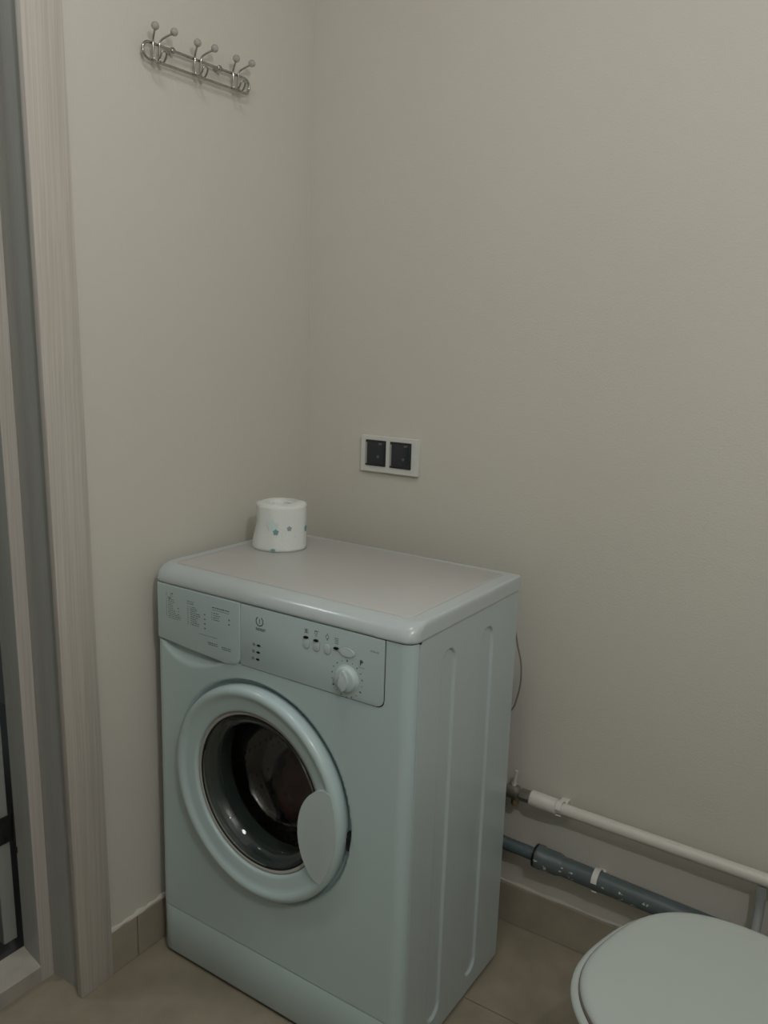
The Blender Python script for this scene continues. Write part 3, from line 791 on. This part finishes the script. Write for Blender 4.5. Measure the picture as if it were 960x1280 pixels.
# ------------------------------------------------------------------ pipes
# white water pipe
pr = empty('water_pipe', (0, 0, 0)); tag(pr, 'thin white plastic water pipe running along the lower back wall', 'pipe')
PYY = -0.036
bm = nb(); cyl(bm, (0.70, PYY, 0.3355), (RX-0.001, PYY, 0.3220), 0.0128, 32); link('pipe_run', bm, M['pipe'], pr)
bm = nb(); lathe(bm, [(0.0, 0), (0.0155, 0), (0.0175, 0.002), (0.0175, 0.030), (0.0168, 0.033), (0.0168, 0.056), (0.0150, 0.059), (0.0128, 0.060)], (0.646, PYY, 0.3372), (1, 0, -0.022), 40)
link('coupling', bm, M['pipe'], pr)
def wall_clip(x, z, r, parent, m=None):
    bm = nb()
    for a0, a1 in ((12, 215), (-78, -52)):
        A = []
        for k in range(15):
            a = math.radians(a0+(a1-a0)*k/14)
            A.append([bm.verts.new((x+dx, PYY-(r+e)*math.cos(a), z+(r+e)*math.sin(a))) for dx, e in ((-0.006, 0.0008), (0.006, 0.0008), (0.006, 0.0034), (-0.006, 0.0034))])
        for q, s in zip(A[:-1], A[1:]):
            for k in range(4): bm.faces.new((q[k], q[(k+1) % 4], s[(k+1) % 4], s[k]))
        bm.faces.new(A[0]); bm.faces.new(A[-1][::-1])
    box(bm, (x-0.005, PYY-0.002, z-r-0.0030), (x+0.005, -0.0004, z-r-0.0012))
    box(bm, (x-0.009, PYY+r, z-0.007), (x+0.009, -0.0004, z+0.007), 0.001)
    return link('wall_clip', bm, m or M['clip'], parent)
wall_clip(0.712, 0.3354, 0.0130, pr); wall_clip(1.42, 0.3265, 0.0130, pr)
# nickel valve with nut
vv = empty('shutoff_valve', (0.60, PYY, 0.338)); tag(vv, 'nickel shut-off valve joining the white water pipe behind the washing machine', 'valve')
bm = nb(); cyl(bm, (0.022, 0, -0.0005), (0.0475, 0, -0.001), 0.0135, 6, 0.0015); link('hex_nut', bm, M['nickel'], vv, angle=20)
bm = nb(); lathe(bm, [(0, -0.030), (0.010, -0.030), (0.010, -0.018), (0.0155, -0.014), (0.0165, 0.0), (0.0155, 0.010), (0.011, 0.014), (0.011, 0.024), (0, 0.024)], (0.006, 0, 0), (1, 0, 0), 28); link('valve_body', bm, M['nickel'], vv)
bm = nb(); cyl(bm, (0.006, 0, 0.010), (0.006, 0, 0.022), 0.0055, 16); tube(bm, smoothpath([(0.006, -0.002, 0.021), (0.008, -0.003, 0.028), (0.011, -0.004, 0.046), (0.012, -0.004, 0.052)], 4), 0.0036, 10); link('lever', bm, M['pipe'], vv)
bm = nb(); lathe(bm, [(0, 0.014), (0.0085, 0.014), (0.0085, 0.026), (0.006, 0.030), (0, 0.030)], (0.010, 0, 0), (0, 0, -1), 6); link('drain_plug', bm, M['brass'], vv, angle=20)
bm = nb(); tube(bm, smoothpath([(-0.024, 0, 0), (-0.045, 0.0, 0.004), (-0.068, -0.004, 0.04), (-0.09, -0.010, 0.12), (-0.12, -0.035, 0.20)], 6), 0.0075, 12); link('inlet_hose', bm, M['flexhose'], vv)

# slate drain pipe
dp = empty('drain_pipe', (0, 0, 0)); tag(dp, 'dark slate plastic drain pipe running low along the back wall toward the toilet', 'pipe')
DYY = -0.036
d0, d1 = Vector((0.668, DYY, 0.2080)), Vector((1.50, DYY, 0.1800))
dv = (d1-d0).normalized()
bm = nb(); cyl(bm, d0+dv*0.055, d1, 0.0205, 40); link('pipe_run', bm, M['drain'], dp)
bm = nb(); lathe(bm, [(0.015, 0.0), (0.0232, 0.0), (0.0255, 0.003), (0.0255, 0.014), (0.0235, 0.017), (0.0235, 0.050), (0.0205, 0.060)], d0, dv, 40); link('socket_end', bm, M['drain'], dp)
bm = nb(); lathe(bm, [(0.0140, -0.003), (0.0245, -0.003), (0.0255, 0.0), (0.0245, 0.002), (0.0140, 0.002)], d0, dv, 40, closed=True); link('rubber_seal', bm, M['black'], dp)
for x in (0.802, 1.30):
    z = d0.z+(x-d0.x)*dv.z/dv.x
    wall_clip(x, z, 0.0208, dp)
rs = random.Random(4); bm = nb()
for k in range(16):
    t = rs.choice((0.006, 0.010, 0.014, 0.030, 0.060, 0.085, 0.115, 0.150, 0.19, 0.215, 0.24)); ang = rs.uniform(2.4, 3.3)
    r = 0.0258 if t < 0.017 else (0.0238 if t < 0.05 else 0.0208)
    c = d0+dv*t
    for q in range(3):
        a = -ang/1.0+rs.uniform(-0.12, 0.12)-0.2; tt = rs.uniform(-0.005, 0.005); s = rs.uniform(0.001, 0.0028)
        P = []
        for u_, v_ in ((-s, -s*0.5), (s, -s*0.5), (s*0.8, s*0.5), (-s*0.7, s*0.6)):
            aa = a+v_/r; P.append(bm.verts.new(c+dv*(tt+u_)+Vector((0, r*math.cos(aa), r*math.sin(aa)))))
        bm.faces.new(P)
link('paint_specks', bm, M['clip'], dp, smooth=False)['kind'] = 'stuff'

# drain hose from the machine
hs = []
bm = nb(); pts = smoothpath([(0.44, -0.070, 0.285), (0.48, -0.062, 0.262), (0.53, -0.050, 0.232), (0.59, -0.040, 0.2140), (0.64, -0.036, 0.2095), (0.672, -0.036, 0.2082)], 14)
n_ = len(pts)
tube(bm, pts, lambda t: 0.0138+(0.0006 if int(t*(n_-1)) % 3 == 0 else 0), 18)
dh = link('drain_hose', bm, M['hose']); tag(dh, 'dark teal ribbed drain hose leaving the washing machine into the drain pipe', 'hose')

# flexible hose dropping from the white pipe behind the toilet
fx = empty('toilet_supply_hose', (1.108, PYY, 0.315)); tag(fx, 'short grey vertical hose dropping from the white pipe behind the toilet', 'hose')
bm = nb(); pts = smoothpath([(0, 0, 0.0), (0, -0.004, -0.045), (0.0, -0.028, -0.090), (0.002, -0.040, -0.13), (0.004, -0.046, -0.18), (0.02, -0.052, -0.23)], 8)
tube(bm, pts, 0.0088, 14); link('hose_sleeve', bm, M['flexhose'], fx)
bm = nb(); cyl(bm, (0, 0, -0.024), (0, 0, 0.004), 0.0100, 6, 0.001); link('hex_nut', bm, M['flexhose'], fx, angle=20)

# loose mains cable behind the machine
bm = nb(); tube(bm, smoothpath([(0.575, -0.085, 0.742), (0.5935, -0.062, 0.715), (0.604, -0.060, 0.675), (0.6135, -0.060, 0.640), (0.6155, -0.060, 0.600), (0.610, -0.060, 0.565), (0.598, -0.060, 0.532), (0.560, -0.068, 0.500), (0.520, -0.076, 0.490)], 8), 0.0018, 8)
cb = link('power_cable', bm, M['cable']); tag(cb, 'thin grey cable looping out behind the right edge of the washing machine', 'cable')

# ------------------------------------------------------------------ toilet
TA = -0.268
to = empty('toilet', (1.206, -0.540, 0), TA)
tag(to, 'white toilet with closed rounded lid standing in the right foreground', 'toilet')
def superell(a, b, n, z, N=96, back=None, cx=0.0):
    out = []
    for k in range(N):
        t = 2*PI*k/N; c, s = math.cos(t), math.sin(t)
        x = a*math.copysign(abs(c)**(2/n), c); y = b*math.copysign(abs(s)**(2/n), s)
        if x > 0 and back is not None: x = x*back/a
        out.append((cx+x, y, z))
    return out
def loft(bm, loops, cap=True):
    R = [[bm.verts.new(p) for p in L] for L in loops]; n = len(R[0])
    for A, B in zip(R[:-1], R[1:]):
        for k in range(n): bm.faces.new((A[k], A[(k+1) % n], B[(k+1) % n], B[k]))
    if cap: bm.faces.new(R[0][::-1]); bm.faces.new(R[-1])
BK = 0.235
bm = nb()   # lid, softly domed
LP = [(0.4180, 0.006), (0.4180, 0.001), (0.4205, -0.001), (0.4240, -0.0005), (0.4275, 0.003), (0.4295, 0.008), (0.4305, 0.016), (0.4315, 0.040), (0.4325, 0.08), (0.4330, 0.13)]
loft(bm, [superell(0.256-i, 0.187-i, 2.75, z, back=BK-i) for z, i in LP])
link('lid', bm, M['seat'], to, angle=60)
bm = nb()   # seat
SP = [(0.4000, 0.006), (0.4000, -0.003), (0.4030, -0.008), (0.4080, -0.0095), (0.4120, -0.0075), (0.4145, -0.002), (0.4150, 0.020), (0.4150, 0.05)]
loft(bm, [superell(0.262-i, 0.188-i, 2.65, z, back=BK-i) for z, i in SP])
link('seat', bm, M['seat'], to, angle=60)
bm = nb()   # brown strip in the gap between seat and lid
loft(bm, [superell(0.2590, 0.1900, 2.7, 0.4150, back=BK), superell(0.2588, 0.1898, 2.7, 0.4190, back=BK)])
link('gap_strip', bm, M['seat_edge'], to)
bm = nb()   # bowl and foot, one ceramic body
BP = [(0.0, 0.140, 0.110, 0.10, 0.34), (0.02, 0.138, 0.108, 0.10, 0.34), (0.12, 0.130, 0.100, 0.10, 0.33), (0.20, 0.150, 0.112, 0.07, 0.33), (0.28, 0.195, 0.145, 0.04, 0.33), (0.34, 0.232, 0.172, 0.015, 0.34),
      (0.370, 0.262, 0.188, 0.0, 0.35), (0.388, 0.268, 0.191, 0.0, 0.355), (0.3965, 0.264, 0.188, 0.0, 0.352), (0.3985, 0.255, 0.181, 0.0, 0.350)]
loft(bm, [superell(a, b, 2.5, z, back=bk-cx, cx=cx) for z, a, b, cx, bk in BP])
link('bowl', bm, M['ceramic'], to, angle=60)
bm = nb(); box(bm, (0.285, -0.185, 0.3995), (0.450, 0.185, 0.755), 0.022, 4); ci = link('cistern', bm, M['ceramic'], to, angle=50)
bm = nb(); box(bm, (0.280, -0.190, 0.756), (0.455, 0.190, 0.785), 0.010, 3); link('cistern_lid', bm, M['ceramic'], ci, angle=50)
bm = nb(); cyl(bm, (0.37, 0, 0.7855), (0.37, 0, 0.792), 0.022, 28, 0.002); link('flush_button', bm, M['chrome'], ci)
for y in (-0.075, 0.075):
    bm = nb(); cyl(bm, (0.238, y-0.016, 0.423), (0.238, y+0.016, 0.423), 0.009, 16, 0.001); link('lid_hinge', bm, M['seat'], to)

# ------------------------------------------------------------------ wall lamp, and a ceiling lamp added as fill (outside the frame)
cl = empty('ceiling_fill_lamp', (0.70, -0.95, RZ)); tag(cl, 'flat round white ceiling lamp, unseen, added for ambient light', 'lamp')
bm = nb(); lathe(bm, [(0, 0.0005), (0.15, 0.0005), (0.155, 0.010), (0.150, 0.026), (0.14, 0.030), (0, 0.031)], (0, 0, 0), (0, 0, -1), 48); link('lamp_shade', bm, M['lampglass'], cl)
wl = empty('wall_lamp', (RX, -1.42, 1.98)); tag(wl, 'small wall lamp with bare bulb on the right wall', 'lamp')
bm = nb(); lathe(bm, [(0, 0.0005), (0.05, 0.0005), (0.05, 0.012), (0.045, 0.018), (0, 0.018)], (0, 0, 0), (-1, 0, 0), 32); link('wall_plate', bm, M['chrome'], wl)
bm = nb(); tube(bm, smoothpath([(-0.015, 0, 0), (-0.16, 0, -0.02), (-0.27, 0, -0.05), (-0.35, 0, -0.075)], 6), 0.008, 12); link('arm', bm, M['chrome'], wl)
bm = nb(); lathe(bm, [(0, 0.0), (0.018, 0.0), (0.020, 0.028), (0.014, 0.030), (0, 0.030)], (-0.35, 0, -0.075), (0, 0, 1), 24); link('bulb_holder', bm, M['chrome'], wl)
